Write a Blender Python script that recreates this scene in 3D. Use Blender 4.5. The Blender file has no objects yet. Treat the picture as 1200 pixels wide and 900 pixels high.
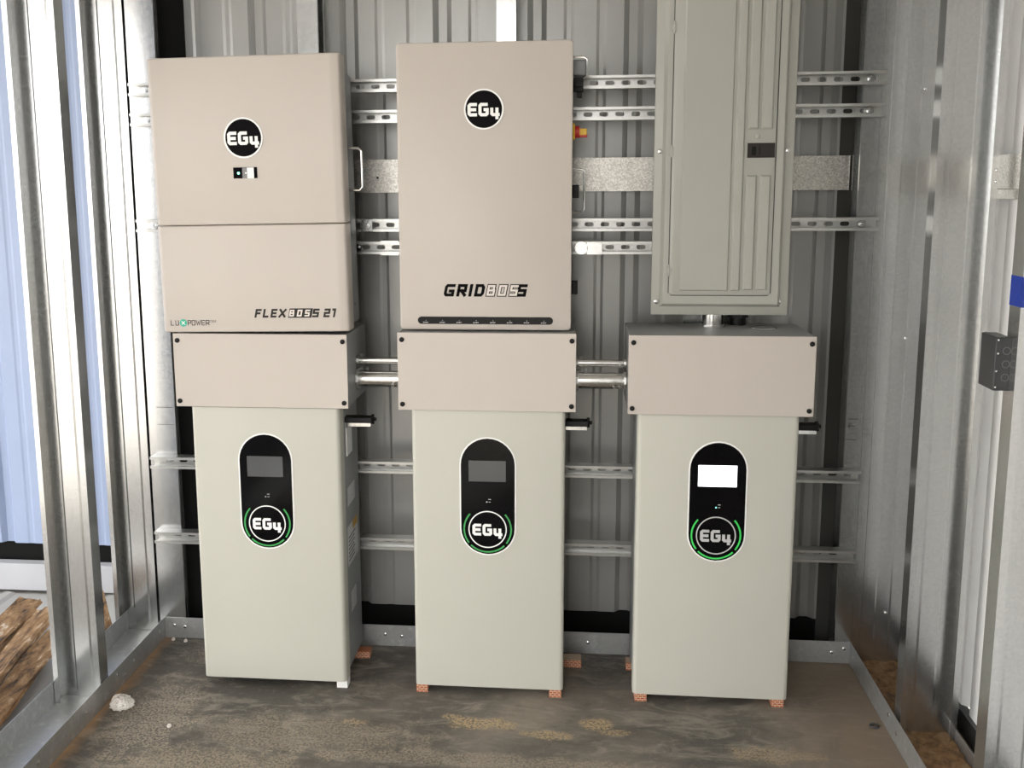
import bpy, bmesh, math, random
from mathutils import Vector, Matrix

random.seed(7)
SC = bpy.context.scene
COL = SC.collection

# ------------------------------------------------------------------ camera
cam_d = bpy.data.cameras.new('camera')
cam = bpy.data.objects.new('camera', cam_d)
COL.objects.link(cam)
SC.camera = cam
cam_d.sensor_fit = 'HORIZONTAL'
cam_d.sensor_width = 36.0
cam_d.lens = 1186.84 / 1200 * 36.0
cam_d.shift_x = 46.27 / 1200
cam_d.shift_y = -43.8 / 1200
cam_d.clip_start = 0.05
pan, pitch, roll = (math.radians(v) for v in (-5.6997, -9.1822, -0.3836))
fw = Vector((math.sin(pan) * math.cos(pitch), math.cos(pan) * math.cos(pitch), math.sin(pitch)))
rt = Vector((math.cos(pan), -math.sin(pan), 0))
up = rt.cross(fw)
r2 = rt * math.cos(roll) + up * math.sin(roll)
u2 = -rt * math.sin(roll) + up * math.cos(roll)
mw = Matrix((r2, u2, -fw)).transposed().to_4x4()
mw.translation = Vector((0.2361, -3.3668, 1.6357))
cam.matrix_world = mw

# ------------------------------------------------------------------ sky, exposure
W = bpy.data.worlds.new('overcast_sky')
SC.world = W
W.use_nodes = True
bg = W.node_tree.nodes['Background']
bg.inputs['Color'].default_value = (1.0, 0.985, 0.965, 1)
bg.inputs['Strength'].default_value = 3.2

sun_d = bpy.data.lights.new('sun', 'SUN')
sun_d.energy = 11.0
sun_d.color = (1.0, 0.96, 0.90)
sun_d.angle = math.radians(2)
sun = bpy.data.objects.new('sun', sun_d)
COL.objects.link(sun)
sun.location = (-4, -6, 6)
sun.rotation_euler = Vector((-0.15, 0.5, -0.85)).to_track_quat('-Z', 'Y').to_euler()

vs = SC.view_settings
vs.view_transform = 'Standard'
vs.look = 'None'
vs.exposure = 0.78
vs.gamma = 1.0
vs.use_curve_mapping = False


# ------------------------------------------------------------------ materials
def _new(name):
    m = bpy.data.materials.new(name)
    m.use_nodes = True
    nt = m.node_tree
    b = nt.nodes['Principled BSDF']
    return m, nt, b


def _obj_coord(nt, scale=(1, 1, 1)):
    tc = nt.nodes.new('ShaderNodeTexCoord')
    mp = nt.nodes.new('ShaderNodeMapping')
    mp.inputs['Scale'].default_value = scale
    nt.links.new(tc.outputs['Object'], mp.inputs['Vector'])
    return mp.outputs['Vector']


def _noise(nt, vec, scale, detail=4, rough=0.55, dist=0.0):
    n = nt.nodes.new('ShaderNodeTexNoise')
    n.inputs['Scale'].default_value = scale
    n.inputs['Detail'].default_value = detail
    n.inputs['Roughness'].default_value = rough
    n.inputs['Distortion'].default_value = dist
    nt.links.new(vec, n.inputs['Vector'])
    return n.outputs['Fac']


def _ramp(nt, fac, stops):
    r = nt.nodes.new('ShaderNodeValToRGB')
    e = r.color_ramp.elements
    while len(e) < len(stops):
        e.new(0.5)
    for el, (p, c) in zip(e, stops):
        el.position = p
        el.color = (*c, 1) if len(c) == 3 else c
    nt.links.new(fac, r.inputs['Fac'])
    return r.outputs['Color']


def _mix(nt, fac, a, b, mode='MIX'):
    m = nt.nodes.new('ShaderNodeMix')
    m.data_type = 'RGBA'
    m.blend_type = mode
    for sock, v in (('Factor', fac), ('A', a), ('B', b)):
        s = [i for i in m.inputs if i.name == sock and (i.type == 'RGBA' if sock != 'Factor' else i.type == 'VALUE')][0]
        if isinstance(v, bpy.types.NodeSocket):
            nt.links.new(v, s)
        else:
            s.default_value = v if sock == 'Factor' else (*v, 1)
    return [o for o in m.outputs if o.type == 'RGBA'][0]


def _math(nt, op, a, b=None, clamp=False):
    m = nt.nodes.new('ShaderNodeMath')
    m.operation = op
    m.use_clamp = clamp
    for i, v in enumerate((a, b)):
        if v is None:
            continue
        if isinstance(v, bpy.types.NodeSocket):
            nt.links.new(v, m.inputs[i])
        else:
            m.inputs[i].default_value = v
    return m.outputs[0]


def _bump(nt, b, h, strength, dist=0.002):
    n = nt.nodes.new('ShaderNodeBump')
    n.inputs['Strength'].default_value = strength
    n.inputs['Distance'].default_value = dist
    nt.links.new(h, n.inputs['Height'])
    nt.links.new(n.outputs['Normal'], b.inputs['Normal'])


def paint(name, col, rough=0.45, metal=0.0, spec=0.5, var=0.03, grain=0.0):
    m, nt, b = _new(name)
    b.inputs['Roughness'].default_value = rough
    b.inputs['Metallic'].default_value = metal
    b.inputs['Specular IOR Level'].default_value = spec
    v = _obj_coord(nt)
    n = _noise(nt, v, 6, 5)
    lo = tuple(c * (1 - var) for c in col)
    hi = tuple(min(1, c * (1 + var)) for c in col)
    nt.links.new(_ramp(nt, n, [(0.3, lo), (0.7, hi)]), b.inputs['Base Color'])
    if grain:
        _bump(nt, b, _noise(nt, v, 900, 2), grain, 0.0006)
    return m


def galv(name, col=(0.62, 0.63, 0.63), rough=0.36, spangle=90, metal=0.9, dirt=0.0, contrast=0.05, dirt_col=(0.23, 0.17, 0.11), bump=0.05):
    m, nt, b = _new(name)
    b.inputs['Metallic'].default_value = metal
    v = _obj_coord(nt)
    vo = nt.nodes.new('ShaderNodeTexVoronoi')
    vo.inputs['Scale'].default_value = spangle
    nt.links.new(v, vo.inputs['Vector'])
    sep = nt.nodes.new('ShaderNodeSeparateColor')
    nt.links.new(vo.outputs['Color'], sep.inputs['Color'])
    n = _noise(nt, v, 14, 5)
    f = _math(nt, 'ADD', _math(nt, 'MULTIPLY', sep.outputs[0], 0.6), _math(nt, 'MULTIPLY', n, 0.4))
    lo = tuple(c * (1 - contrast) for c in col)
    hi = tuple(min(1, c * (1 + contrast)) for c in col)
    c = _ramp(nt, f, [(0.15, lo), (0.85, hi)])
    if dirt:
        d = _noise(nt, v, 26, 8, 0.7)
        fac = _ramp(nt, d, [(0.62 - dirt * 0.2, (0, 0, 0)), (0.78 - dirt * 0.2, (1, 1, 1))])
        c = _mix(nt, _math(nt, 'MULTIPLY', fac, 0.7), c, dirt_col)
    nt.links.new(c, b.inputs['Base Color'])
    r = _math(nt, 'ADD', _math(nt, 'MULTIPLY', sep.outputs[1], 0.06), rough - 0.03)
    nt.links.new(r, b.inputs['Roughness'])
    if bump:
        _bump(nt, b, _noise(nt, _obj_coord(nt, (1, 1, 0.06)), 55, 3), bump, 0.002)
    return m


def emit(name, col, s):
    m, nt, b = _new(name)
    b.inputs['Base Color'].default_value = (*col, 1)
    b.inputs['Emission Color'].default_value = (*col, 1)
    b.inputs['Emission Strength'].default_value = s
    return m


def concrete():
    m, nt, b = _new('concrete_floor')
    v = _obj_coord(nt)
    big = _noise(nt, v, 1.6, 6, 0.6, 0.4)
    c = _ramp(nt, big, [(0.36, (0.070, 0.064, 0.055)), (0.5, (0.125, 0.112, 0.095)), (0.64, (0.225, 0.195, 0.158))])
    sw = _noise(nt, _obj_coord(nt, (2.2, 5.5, 1)), 2.6, 9, 0.72, 1.1)
    c = _mix(nt, _ramp(nt, sw, [(0.5, (0, 0, 0)), (0.66, (0.75, 0.75, 0.75))]), c, (0.29, 0.26, 0.215))
    c = _mix(nt, _ramp(nt, sw, [(0.30, (0.8, 0.8, 0.8)), (0.44, (0, 0, 0))]), c, (0.06, 0.055, 0.048))
    fine = _noise(nt, v, 60, 6, 0.75)
    c = _mix(nt, _ramp(nt, fine, [(0.56, (0, 0, 0)), (0.7, (0.55, 0.55, 0.55))]), c, (0.27, 0.24, 0.19))

    # dust and sand patches lying on the slab, each with its own shape
    def patch(cx, cy, rx, ry, col, c, grit, amt=0.8, edge=0.55):
        mp = nt.nodes.new('ShaderNodeMapping')
        mp.vector_type = 'TEXTURE'
        mp.inputs['Location'].default_value = (cx, cy, 0)
        mp.inputs['Scale'].default_value = (rx, ry, 1)
        tc = nt.nodes.new('ShaderNodeTexCoord')
        nt.links.new(tc.outputs['Object'], mp.inputs['Vector'])
        ln = nt.nodes.new('ShaderNodeVectorMath')
        ln.operation = 'LENGTH'
        nt.links.new(mp.outputs['Vector'], ln.inputs[0])
        d = _math(nt, 'ADD', ln.outputs['Value'], _math(nt, 'MULTIPLY', _math(nt, 'SUBTRACT', _noise(nt, v, 13, 6, 0.7), 0.5), 2.2))
        f = _ramp(nt, d, [(edge, (1, 1, 1)), (min(1, edge + 0.4), (0, 0, 0))])
        g = _ramp(nt, grit, [(0.44, (0, 0, 0)), (0.54, (1, 1, 1))])
        f = _math(nt, 'MULTIPLY', _math(nt, 'MULTIPLY', f, g), amt)
        return _mix(nt, f, c, col)
    grit = _noise(nt, v, 130, 4, 0.7)
    sand = (0.46, 0.34, 0.185)
    c = patch(-0.04, -0.50, 0.13, 0.045, sand, c, grit, 0.95)
    c = patch(-0.13, -0.47, 0.04, 0.02, sand, c, grit, 0.8)
    c = patch(0.17, -0.545, 0.10, 0.03, sand, c, grit, 0.8)
    c = patch(0.31, -0.475, 0.07, 0.04, sand, c, grit, 0.95)
    c = patch(0.38, -0.52, 0.06, 0.02, sand, c, grit, 0.7)
    c = patch(0.83, -0.60, 0.15, 0.06, sand, c, grit, 0.5)
    c = patch(-0.55, -0.60, 0.45, 0.14, (0.36, 0.30, 0.22), c, grit, 0.6)
    c = patch(-0.42, -0.52, 0.08, 0.02, sand, c, grit, 0.6)
    c = patch(-1.05, -0.55, 0.16, 0.30, (0.40, 0.34, 0.26), c, grit, 0.7)
    c = patch(-0.95, -0.12, 0.20, 0.10, (0.33, 0.28, 0.21), c, grit, 0.6)
    c = patch(-0.80, -0.78, 0.35, 0.10, (0.36, 0.30, 0.21), c, grit, 0.7)
    c = patch(0.0, -0.70, 0.7, 0.05, (0.36, 0.30, 0.22), c, grit, 0.6)
    # brown earth tone along the frame on both sides
    tc = nt.nodes.new('ShaderNodeTexCoord')
    sx = nt.nodes.new('ShaderNodeSeparateXYZ')
    nt.links.new(tc.outputs['Object'], sx.inputs[0])
    wob = _math(nt, 'MULTIPLY', _math(nt, 'SUBTRACT', _noise(nt, v, 9, 6, 0.7), 0.5), 0.10)
    xl = _math(nt, 'ADD', sx.outputs['X'], wob)
    lf = nt.nodes.new('ShaderNodeMapRange')
    nt.links.new(xl, lf.inputs['Value'])
    lf.inputs['From Min'].default_value = -1.19
    lf.inputs['From Max'].default_value = -1.245
    c = _mix(nt, _math(nt, 'MULTIPLY', lf.outputs[0], 0.75), c, (0.42, 0.24, 0.11))
    rf = nt.nodes.new('ShaderNodeMapRange')
    nt.links.new(xl, rf.inputs['Value'])
    rf.inputs['From Min'].default_value = 0.80
    rf.inputs['From Max'].default_value = 1.10
    c = _mix(nt, _math(nt, 'MULTIPLY', rf.outputs[0], 0.72), c, (0.22, 0.165, 0.115))
    nt.links.new(c, b.inputs['Base Color'])
    nt.links.new(_math(nt, 'ADD', _math(nt, 'MULTIPLY', big, 0.3), 0.45), b.inputs['Roughness'])
    b.inputs['Specular IOR Level'].default_value = 0.35
    _bump(nt, b, _math(nt, 'ADD', fine, _math(nt, 'MULTIPLY', sw, 1.5)), 0.25, 0.003)
    return m


def mottled(name, stops, scale, rough=0.8, detail=7, bump=0.4, stretch=(1, 1, 1)):
    m, nt, b = _new(name)
    v = _obj_coord(nt, stretch)
    n = _noise(nt, v, scale, detail, 0.7, 0.3)
    nt.links.new(_ramp(nt, n, stops), b.inputs['Base Color'])
    b.inputs['Roughness'].default_value = rough
    _bump(nt, b, n, bump, 0.01)
    return m


def brick_print(name):
    m, nt, b = _new(name)
    tc = nt.nodes.new('ShaderNodeTexCoord')
    sx = nt.nodes.new('ShaderNodeSeparateXYZ')
    nt.links.new(tc.outputs['Object'], sx.inputs[0])
    cb = nt.nodes.new('ShaderNodeCombineXYZ')
    nt.links.new(_math(nt, 'ADD', sx.outputs['X'], sx.outputs['Y']), cb.inputs['X'])
    nt.links.new(sx.outputs['Z'], cb.inputs['Y'])
    br = nt.nodes.new('ShaderNodeTexBrick')
    br.inputs['Scale'].default_value = 1
    br.inputs['Brick Width'].default_value = 0.0135
    br.inputs['Row Height'].default_value = 0.0068
    br.inputs['Mortar Size'].default_value = 0.0011
    br.inputs['Color1'].default_value = (0.42, 0.10, 0.03, 1)
    br.inputs['Color2'].default_value = (0.33, 0.07, 0.025, 1)
    br.inputs['Mortar'].default_value = (0.55, 0.42, 0.30, 1)
    nt.links.new(cb.outputs[0], br.inputs['Vector'])
    nt.links.new(br.outputs['Color'], b.inputs['Base Color'])
    b.inputs['Roughness'].default_value = 0.7
    return m


MAT = dict(
    cover=paint('warm_grey_powder_coat', (0.50, 0.455, 0.41), 0.42, var=0.015, grain=0.03),
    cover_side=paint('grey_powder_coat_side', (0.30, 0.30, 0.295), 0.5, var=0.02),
    body=paint('dark_grey_chassis', (0.20, 0.20, 0.20), 0.5, var=0.03),
    battery=paint('pale_green_grey_coat', (0.50, 0.495, 0.435), 0.40, var=0.012, grain=0.03),
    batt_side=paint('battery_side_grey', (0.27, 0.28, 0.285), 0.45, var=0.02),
    panel=paint('panel_grey_enamel', (0.385, 0.385, 0.345), 0.35, var=0.015),
    black=paint('black_plastic', (0.006, 0.006, 0.006), 0.45, spec=0.2, var=0.1),
    gloss_black=paint('gloss_black_print', (0.003, 0.003, 0.0035), 0.10, spec=0.12, var=0.1),
    print_black=paint('black_print', (0.004, 0.0035, 0.004), 0.5, spec=0.04, var=0.0),
    print_dark=paint('charcoal_print', (0.04, 0.036, 0.034), 0.5, spec=0.05, var=0.0),
    print_white=paint('white_print', (0.86, 0.86, 0.84), 0.5, var=0.0),
    print_pale=paint('pale_print', (0.68, 0.63, 0.58), 0.5, var=0.0),
    print_silver=paint('silver_print', (0.50, 0.50, 0.50), 0.4, var=0.0),
    white=paint('white_plastic', (0.80, 0.80, 0.78), 0.5),
    green=emit('green_light_arc', (0.03, 0.42, 0.07), 0.25),
    green_print=paint('green_arc_unlit', (0.05, 0.33, 0.09), 0.3, var=0.0),
    teal=paint('teal_print', (0.03, 0.42, 0.28), 0.5, var=0.0),
    led=emit('green_led', (0.25, 1.0, 0.7), 1.5),
    lcd_on=emit('lit_lcd', (0.92, 0.95, 1.0), 1.0),
    lcd=paint('grey_lcd', (0.085, 0.088, 0.09), 0.15, spec=0.3, var=0.08),
    yellow=paint('yellow_plastic', (0.75, 0.45, 0.02), 0.4),
    red=paint('red_plastic', (0.45, 0.02, 0.015), 0.4),
    steel=galv('bright_steel', (0.72, 0.72, 0.71), 0.22, 60, 1.0, contrast=0.05, bump=0),
    galv=galv('galvanised_stud', (0.54, 0.545, 0.54), 0.22, 150, 0.95),
    strut=galv('galvanised_strut', (0.58, 0.58, 0.56), 0.32, 150, 0.9, contrast=0.04, bump=0),
    girt=galv('spangled_girt', (0.55, 0.53, 0.49), 0.36, 260, 0.85, contrast=0.30, bump=0),
    track=galv('scuffed_track', (0.48, 0.49, 0.49), 0.42, 100, 0.8, dirt=0.42, dirt_col=(0.70, 0.71, 0.70), bump=0),
    emt=galv('conduit_steel', (0.72, 0.72, 0.70), 0.20, 70, 1.0, contrast=0.05, bump=0),
    skin=paint('ribbed_sheet_inner_face', (0.37, 0.37, 0.355), 0.28, metal=0.3, var=0.05),
    skin_white=paint('white_ribbed_sheet', (0.86, 0.86, 0.85), 0.40, var=0.03),
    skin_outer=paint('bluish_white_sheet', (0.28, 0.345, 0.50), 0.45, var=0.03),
    dark=paint('black_closure_and_shade', (0.010, 0.010, 0.010), 0.8, spec=0.1),  # closures, and the painted shade in the left rear corner
    darkgrey=paint('dark_corner_shade', (0.055, 0.055, 0.05), 0.6, spec=0.2),  # shade of the right rear corner put into a colour
    floor=concrete(),
    ground=mottled('packed_ground', [(0.3, (0.20, 0.19, 0.18)), (0.7, (0.33, 0.31, 0.28))], 5),
    dirt=mottled('rusty_dirt', [(0.35, (0.06, 0.035, 0.02)), (0.5, (0.22, 0.12, 0.05)), (0.7, (0.33, 0.22, 0.12))], 22, 0.9, 8, 0.8),
    wood=mottled('weathered_scrap_wood', [(0.36, (0.012, 0.009, 0.007)), (0.46, (0.15, 0.08, 0.03)), (0.58, (0.26, 0.155, 0.07)), (0.66, (0.50, 0.44, 0.36))], 14, 0.8, 9, 0.9, (2.5, 0.7, 2.5)),
    chip=mottled('white_plaster', [(0.3, (0.50, 0.44, 0.38)), (0.6, (0.85, 0.82, 0.78))], 40, 0.9),
    roof=paint('ceiling_sheet', (0.55, 0.54, 0.52), 0.6),
    rail=paint('pale_base_rail', (0.42, 0.43, 0.46), 0.5),
    tape=paint('blue_tape', (0.005, 0.03, 0.27), 0.5),
    jbox=paint('dark_junction_box', (0.05, 0.052, 0.055), 0.35, metal=0.5),
    sticker=paint('silver_sticker', (0.55, 0.56, 0.56), 0.35, var=0.1),
    amber=paint('amber_sticker', (0.55, 0.33, 0.05), 0.5),
    brick=brick_print('brick_pattern'),
    ink=paint('black_ink', (0.03, 0.03, 0.03), 0.6),
    vent=paint('vent_shadow_black', (0.02, 0.022, 0.022), 0.6),
)


# ------------------------------------------------------------------ mesh helpers
class B:
    def __init__(s):
        s.v = []
        s.f = []

    def add(s, vs_, fs):
        o = len(s.v)
        s.v += [tuple(p) for p in vs_]
        s.f += [tuple(i + o for i in f) for f in fs]
        return s

    def box(s, x0, x1, y0, y1, z0, z1):
        return s.add([(x, y, z) for x in (x0, x1) for y in (y0, y1) for z in (z0, z1)],
                     [(0, 1, 3, 2), (4, 6, 7, 5), (0, 4, 5, 1), (2, 3, 7, 6), (0, 2, 6, 4), (1, 5, 7, 3)])

    def quad(s, *p):
        return s.add(p, [tuple(range(len(p)))])

    def sheet(s, pts, t, axis, a, b):
        """open polyline in the plane across axis, given thickness t, extruded from a to b"""
        n = len(pts)
        P = [Vector(p) for p in pts]
        off = []
        for i in range(n):
            d0 = (P[i] - P[i - 1]).normalized() if i else None
            d1 = (P[i + 1] - P[i]).normalized() if i < n - 1 else None
            d0 = d0 or d1
            d1 = d1 or d0
            n0 = Vector((-d0.y, d0.x))
            n1 = Vector((-d1.y, d1.x))
            m = (n0 + n1)
            m = m.normalized() if m.length > 1e-6 else n0
            off.append(m * (t / max(0.35, m.dot(n0))))
        q = [P[i] + off[i] for i in range(n)]

        def mk(p, h):
            if axis == 'z':
                return (p.x, p.y, h)
            if axis == 'x':
                return (h, p.x, p.y)
            return (p.x, h, p.y)
        vs_ = [mk(p, h) for h in (a, b) for p in P] + [mk(p, h) for h in (a, b) for p in q]
        A0, B0, A1, B1 = 0, n, 2 * n, 3 * n
        fs = []
        for i in range(n - 1):
            fs += [(A0 + i, A0 + i + 1, B0 + i + 1, B0 + i), (A1 + i, B1 + i, B1 + i + 1, A1 + i + 1),
                   (A0 + i, A1 + i, A1 + i + 1, A0 + i + 1), (B0 + i, B0 + i + 1, B1 + i + 1, B1 + i)]
        fs += [(A0, B0, B1, A1), (A0 + n - 1, A1 + n - 1, B1 + n - 1, B0 + n - 1)]
        return s.add(vs_, fs)

    def prism(s, poly, axis, a, b):
        n = len(poly)

        def mk(p, h):
            return {'z': (p[0], p[1], h), 'x': (h, p[0], p[1]), 'y': (p[0], h, p[1])}[axis]
        vs_ = [mk(p, a) for p in poly] + [mk(p, b) for p in poly]
        fs = [tuple(range(n - 1, -1, -1)), tuple(range(n, 2 * n))]
        fs += [(i, (i + 1) % n, n + (i + 1) % n, n + i) for i in range(n)]
        return s.add(vs_, fs)

    def rod(s, pts, r, n=10, cap=True):
        P = [Vector(p) for p in pts]
        vs_, fs = [], []
        ref = None
        for i, p in enumerate(P):
            d = (P[min(i + 1, len(P) - 1)] - P[max(i - 1, 0)]).normalized()
            if ref is None:
                ref = d.orthogonal().normalized()
            a = (ref - d * ref.dot(d)).normalized()
            ref = a
            c = d.cross(a)
            rr = r[i] if isinstance(r, (list, tuple)) else r
            vs_ += [tuple(p + (a * math.cos(2 * math.pi * k / n) + c * math.sin(2 * math.pi * k / n)) * rr) for k in range(n)]
        for i in range(len(P) - 1):
            for k in range(n):
                fs.append((i * n + k, i * n + (k + 1) % n, (i + 1) * n + (k + 1) % n, (i + 1) * n + k))
        if cap:
            fs.append(tuple(range(n - 1, -1, -1)))
            fs.append(tuple((len(P) - 1) * n + k for k in range(n)))
        return s.add(vs_, fs)

    def disc(s, cx, y, cz, r, t, n=40):
        return s.prism([(cx + r * math.cos(2 * math.pi * k / n), cz + r * math.sin(2 * math.pi * k / n)) for k in range(n)], 'y', y, y - t)

    def ring(s, cx, y, cz, r0, r1, t, a0=0.0, a1=360.0, n=48):
        full = abs(a1 - a0) > 359
        m = n if full else n + 1
        vs_, fs = [], []
        for k in range(m):
            a = math.radians(a0 + (a1 - a0) * k / n)
            for r, yy in ((r0, y), (r1, y), (r1, y - t), (r0, y - t)):
                vs_.append((cx + r * math.cos(a), yy, cz + r * math.sin(a)))
        for k in range(n):
            i, j = k * 4, ((k + 1) % m) * 4
            for e in range(4):
                fs.append((i + e, i + (e + 1) % 4, j + (e + 1) % 4, j + e))
        if not full:
            fs += [(0, 3, 2, 1), tuple(4 * n + e for e in range(4))]
        return s.add(vs_, fs)

    def mesh(s, name, org=Vector(), bevel=0, seg=2, smooth=False, wobble=0):
        me = bpy.data.meshes.new(name)
        me.from_pydata([(p[0] - org[0], p[1] - org[1], p[2] - org[2]) for p in s.v], [], s.f)
        bm = bmesh.new()
        bm.from_mesh(me)
        bmesh.ops.recalc_face_normals(bm, faces=bm.faces)
        if bevel:
            bmesh.ops.bevel(bm, geom=list(bm.edges), offset=bevel, segments=seg, affect='EDGES', profile=0.5, clamp_overlap=True)
        if wobble:
            bmesh.ops.subdivide_edges(bm, edges=list(bm.edges), cuts=3, use_grid_fill=True)
            for v in bm.verts:
                v.co += Vector((random.uniform(-1, 1), random.uniform(-1, 1), random.uniform(-1, 1))) * wobble
        bm.to_mesh(me)
        bm.free()
        if smooth:
            me.polygons.foreach_set('use_smooth', [True] * len(me.polygons))
            me.set_sharp_from_angle(angle=math.radians(38))
        return me


ORG = {}


def thing(name, label, cat, base, group=None):
    o = bpy.data.objects.new(name, None)
    o.empty_display_size = 0.05
    COL.objects.link(o)
    o.location = base
    ORG[o.name] = Vector(base)
    o['label'] = label
    o['category'] = cat
    if group:
        o['group'] = group
    return o


def part(name, b, mat, parent, label=None, **kw):
    org = ORG[parent.name]
    o = bpy.data.objects.new(name, b.mesh(name, org, **kw))
    o.data.materials.append(MAT[mat])
    COL.objects.link(o)
    o.parent = parent
    ORG[o.name] = org
    if label:
        o['label'] = label
    return o


def solo(name, b, mat, label=None, cat=None, kind=None, group=None, base=None, **kw):
    if base is None:
        xs, ys, zs = zip(*b.v)
        base = ((min(xs) + max(xs)) / 2, (min(ys) + max(ys)) / 2, min(zs)) if kind != 'structure' else (0, 0, 0)
    o = bpy.data.objects.new(name, b.mesh(name, Vector(base), **kw))
    o.location = base
    ORG[o.name] = Vector(base)
    o.data.materials.append(MAT[mat])
    COL.objects.link(o)
    for k, v in (('label', label), ('category', cat), ('kind', kind), ('group', group)):
        if v:
            o[k] = v
    return o


_shared = {}


def shared(name, key, build, mat, parent, loc, rot=(0, 0, 0)):
    """alike small pieces share one mesh; loc in world coordinates"""
    if key not in _shared:
        me = build().mesh(name, smooth=True)
        me.materials.append(MAT[mat])
        _shared[key] = me
    o = bpy.data.objects.new(name, _shared[key])
    COL.objects.link(o)
    o.parent = parent
    o.location = Vector(loc) - ORG[parent.name]
    o.rotation_euler = rot
    ORG[o.name] = Vector(loc)
    return o


def screw_head(r, h):
    def f():
        b = B()
        b.rod([(0, 0, 0), (0, -h * 0.6, 0), (0, -h, 0)], [r, r, r * 0.6], 10)
        b.box(-r * 0.5, r * 0.5, -h * 1.08, -h * 0.9, -r * 0.1, r * 0.1)
        return b
    return f


def hex_bolt(r):
    def f():
        b = B()
        b.disc(0, 0, 0, r * 1.7, 0.002, 20)
        b.rod([(0, 0, 0), (0, -r * 0.9, 0)], r, 6)
        b.rod([(0, -r * 0.9, 0), (0, -r * 1.3, 0)], r * 0.5, 10)
        return b
    return f


# ------------------------------------------------------------------ lettering (stroke glyphs)
GL = {
    'F': (0.62, [[(0, 0), (0, 1), (1, 1)], [(0, .5), (.85, .5)]]),
    'L': (0.58, [[(0, 1), (0, 0), (1, 0)]]),
    'E': (0.62, [[(1, 1), (0, 1), (0, 0), (1, 0)], [(0, .5), (.9, .5)]]),
    'X': (0.78, [[(0, 0), (1, 1)], [(0, 1), (1, 0)]]),
    'B': (0.66, [[(0, 0), (0, 1), (.9, 1), (.9, .54)], [(0, .5), (1, .5), (1, 0), (0, 0)]]),
    'O': (0.66, [[(0, 0), (0, 1), (1, 1), (1, 0), (0, 0)]]),
    'S': (0.66, [[(1, 1), (0, 1), (0, .5), (1, .5), (1, 0), (0, 0)]]),
    '2': (0.64, [[(0, 1), (1, 1), (1, .5), (0, .5), (0, 0), (1, 0)]]),
    '1': (0.34, [[(0, 1), (.8, 1), (.8, 0)]]),
    'G': (0.78, [[(1, 1), (.15, 1), (0, .85), (0, .15), (.15, 0), (1, 0), (1, .42), (.62, .42)]]),
    'R': (0.70, [[(0, 0), (0, 1), (1, 1), (1, .45), (0, .45)], [(.45, .45), (1, 0)]]),
    'I': (0.02, [[(0, 0), (0, 1)]]),
    'D': (0.70, [[(0, 0), (0, 1), (.8, 1), (1, .8), (1, .2), (.8, 0), (0, 0)]]),
    'U': (0.62, [[(0, 1), (0, 0), (1, 0), (1, 1)]]),
    'P': (0.60, [[(0, 0), (0, 1), (1, 1), (1, .45), (0, .45)]]),
    'W': (0.95, [[(0, 1), (.25, 0), (.5, .75), (.75, 0), (1, 1)]]),
    'T': (0.62, [[(0, 1), (1, 1)], [(.5, 1), (.5, 0)]]),
    'K': (0.60, [[(0, 0), (0, 1)], [(1, 1), (0, .5), (1, 0)]]),
}


def strokes(b, lines, wd, y, shear=0.0, z_ref=0.0):
    """each polyline becomes one flat mitred ribbon of print"""
    for li, ln in enumerate(lines):
        yy = y - 0.00008 * li - 0.0002
        P = [Vector(p) for p in ln]
        closed = (P[0] - P[-1]).length < 1e-9
        if closed:
            P = P[:-1]
        n = len(P)
        h = wd / 2
        L, R = [], []
        for k in range(n):
            if closed or 0 < k < n - 1:
                d0 = (P[k] - P[k - 1]).normalized()
                d1 = (P[(k + 1) % n] - P[k]).normalized()
            else:
                d0 = d1 = (P[1] - P[0]).normalized() if k == 0 else (P[-1] - P[-2]).normalized()
            n0, n1 = Vector((-d0.y, d0.x)), Vector((-d1.y, d1.x))
            m = (n0 + n1).normalized()
            m = m * (h / max(0.4, m.dot(n0)))
            q = P[k].copy()
            if not closed:
                if k == 0:
                    q = q - d0 * h
                elif k == n - 1:
                    q = q + d0 * h
            L.append(q + m)
            R.append(q - m)
        vs_ = [(p.x + (p.y - z_ref) * shear, yy, p.y) for p in L + R]
        fs = [(k, (k + 1) % n, n + (k + 1) % n, n + k) for k in range(n if closed else n - 1)]
        b.add(vs_, fs)


def word(b, text, x, z, h, total, wd, y, shear=0.0, gap=0.38):
    """text from x to x+total, height h measured over the stroke edges"""
    ih = h - wd
    ws = [GL[c][0] * ih for c in text]
    g = (total - sum(ws) - wd) / max(1, len(text) - 1) if len(text) > 1 else 0
    cx = x + wd / 2
    for c, w in zip(text, ws):
        strokes(b, [[(cx + px * w, z + wd / 2 + pz * ih) for px, pz in ln] for ln in GL[c][1]], wd, y, shear, z)
        cx += w + g
    return b


def maker_mark(b, cx, y, cz, r):
    """the block letters E G and the dropped 4 of the round badge"""
    wd = r * 0.155

    def ln(pts):
        return [(cx + px * r, cz + pz * r) for px, pz in pts]
    strokes(b, [ln([(-.42, .23), (-.68, .23), (-.74, .17), (-.74, -.21), (-.68, -.27), (-.42, -.27)]), ln([(-.66, -.02), (-.46, -.02)]),
                ln([(.12, .23), (-.13, .23), (-.19, .17), (-.19, -.21), (-.13, -.27), (.12, -.27), (.17, -.22), (.17, -.02), (.07, -.02)]),
                ln([(.40, -.01), (.40, -.22), (.45, -.27), (.72, -.27)]), ln([(.66, -.01), (.66, -.18)]), ln([(.66, -.36), (.66, -.42)])], wd, y)
    return b


# ------------------------------------------------------------------ the setting
fl = B().box(-1.42, 1.46, -4.6, 0.22, -0.10, 0.0)
solo('floor', fl, 'floor', kind='structure')
gr = B()
gr.quad((-30, -40, -0.095), (30, -40, -0.095), (30, 12, -0.095), (-30, 12, -0.095))
solo('ground', gr, 'ground', kind='structure')


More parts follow.
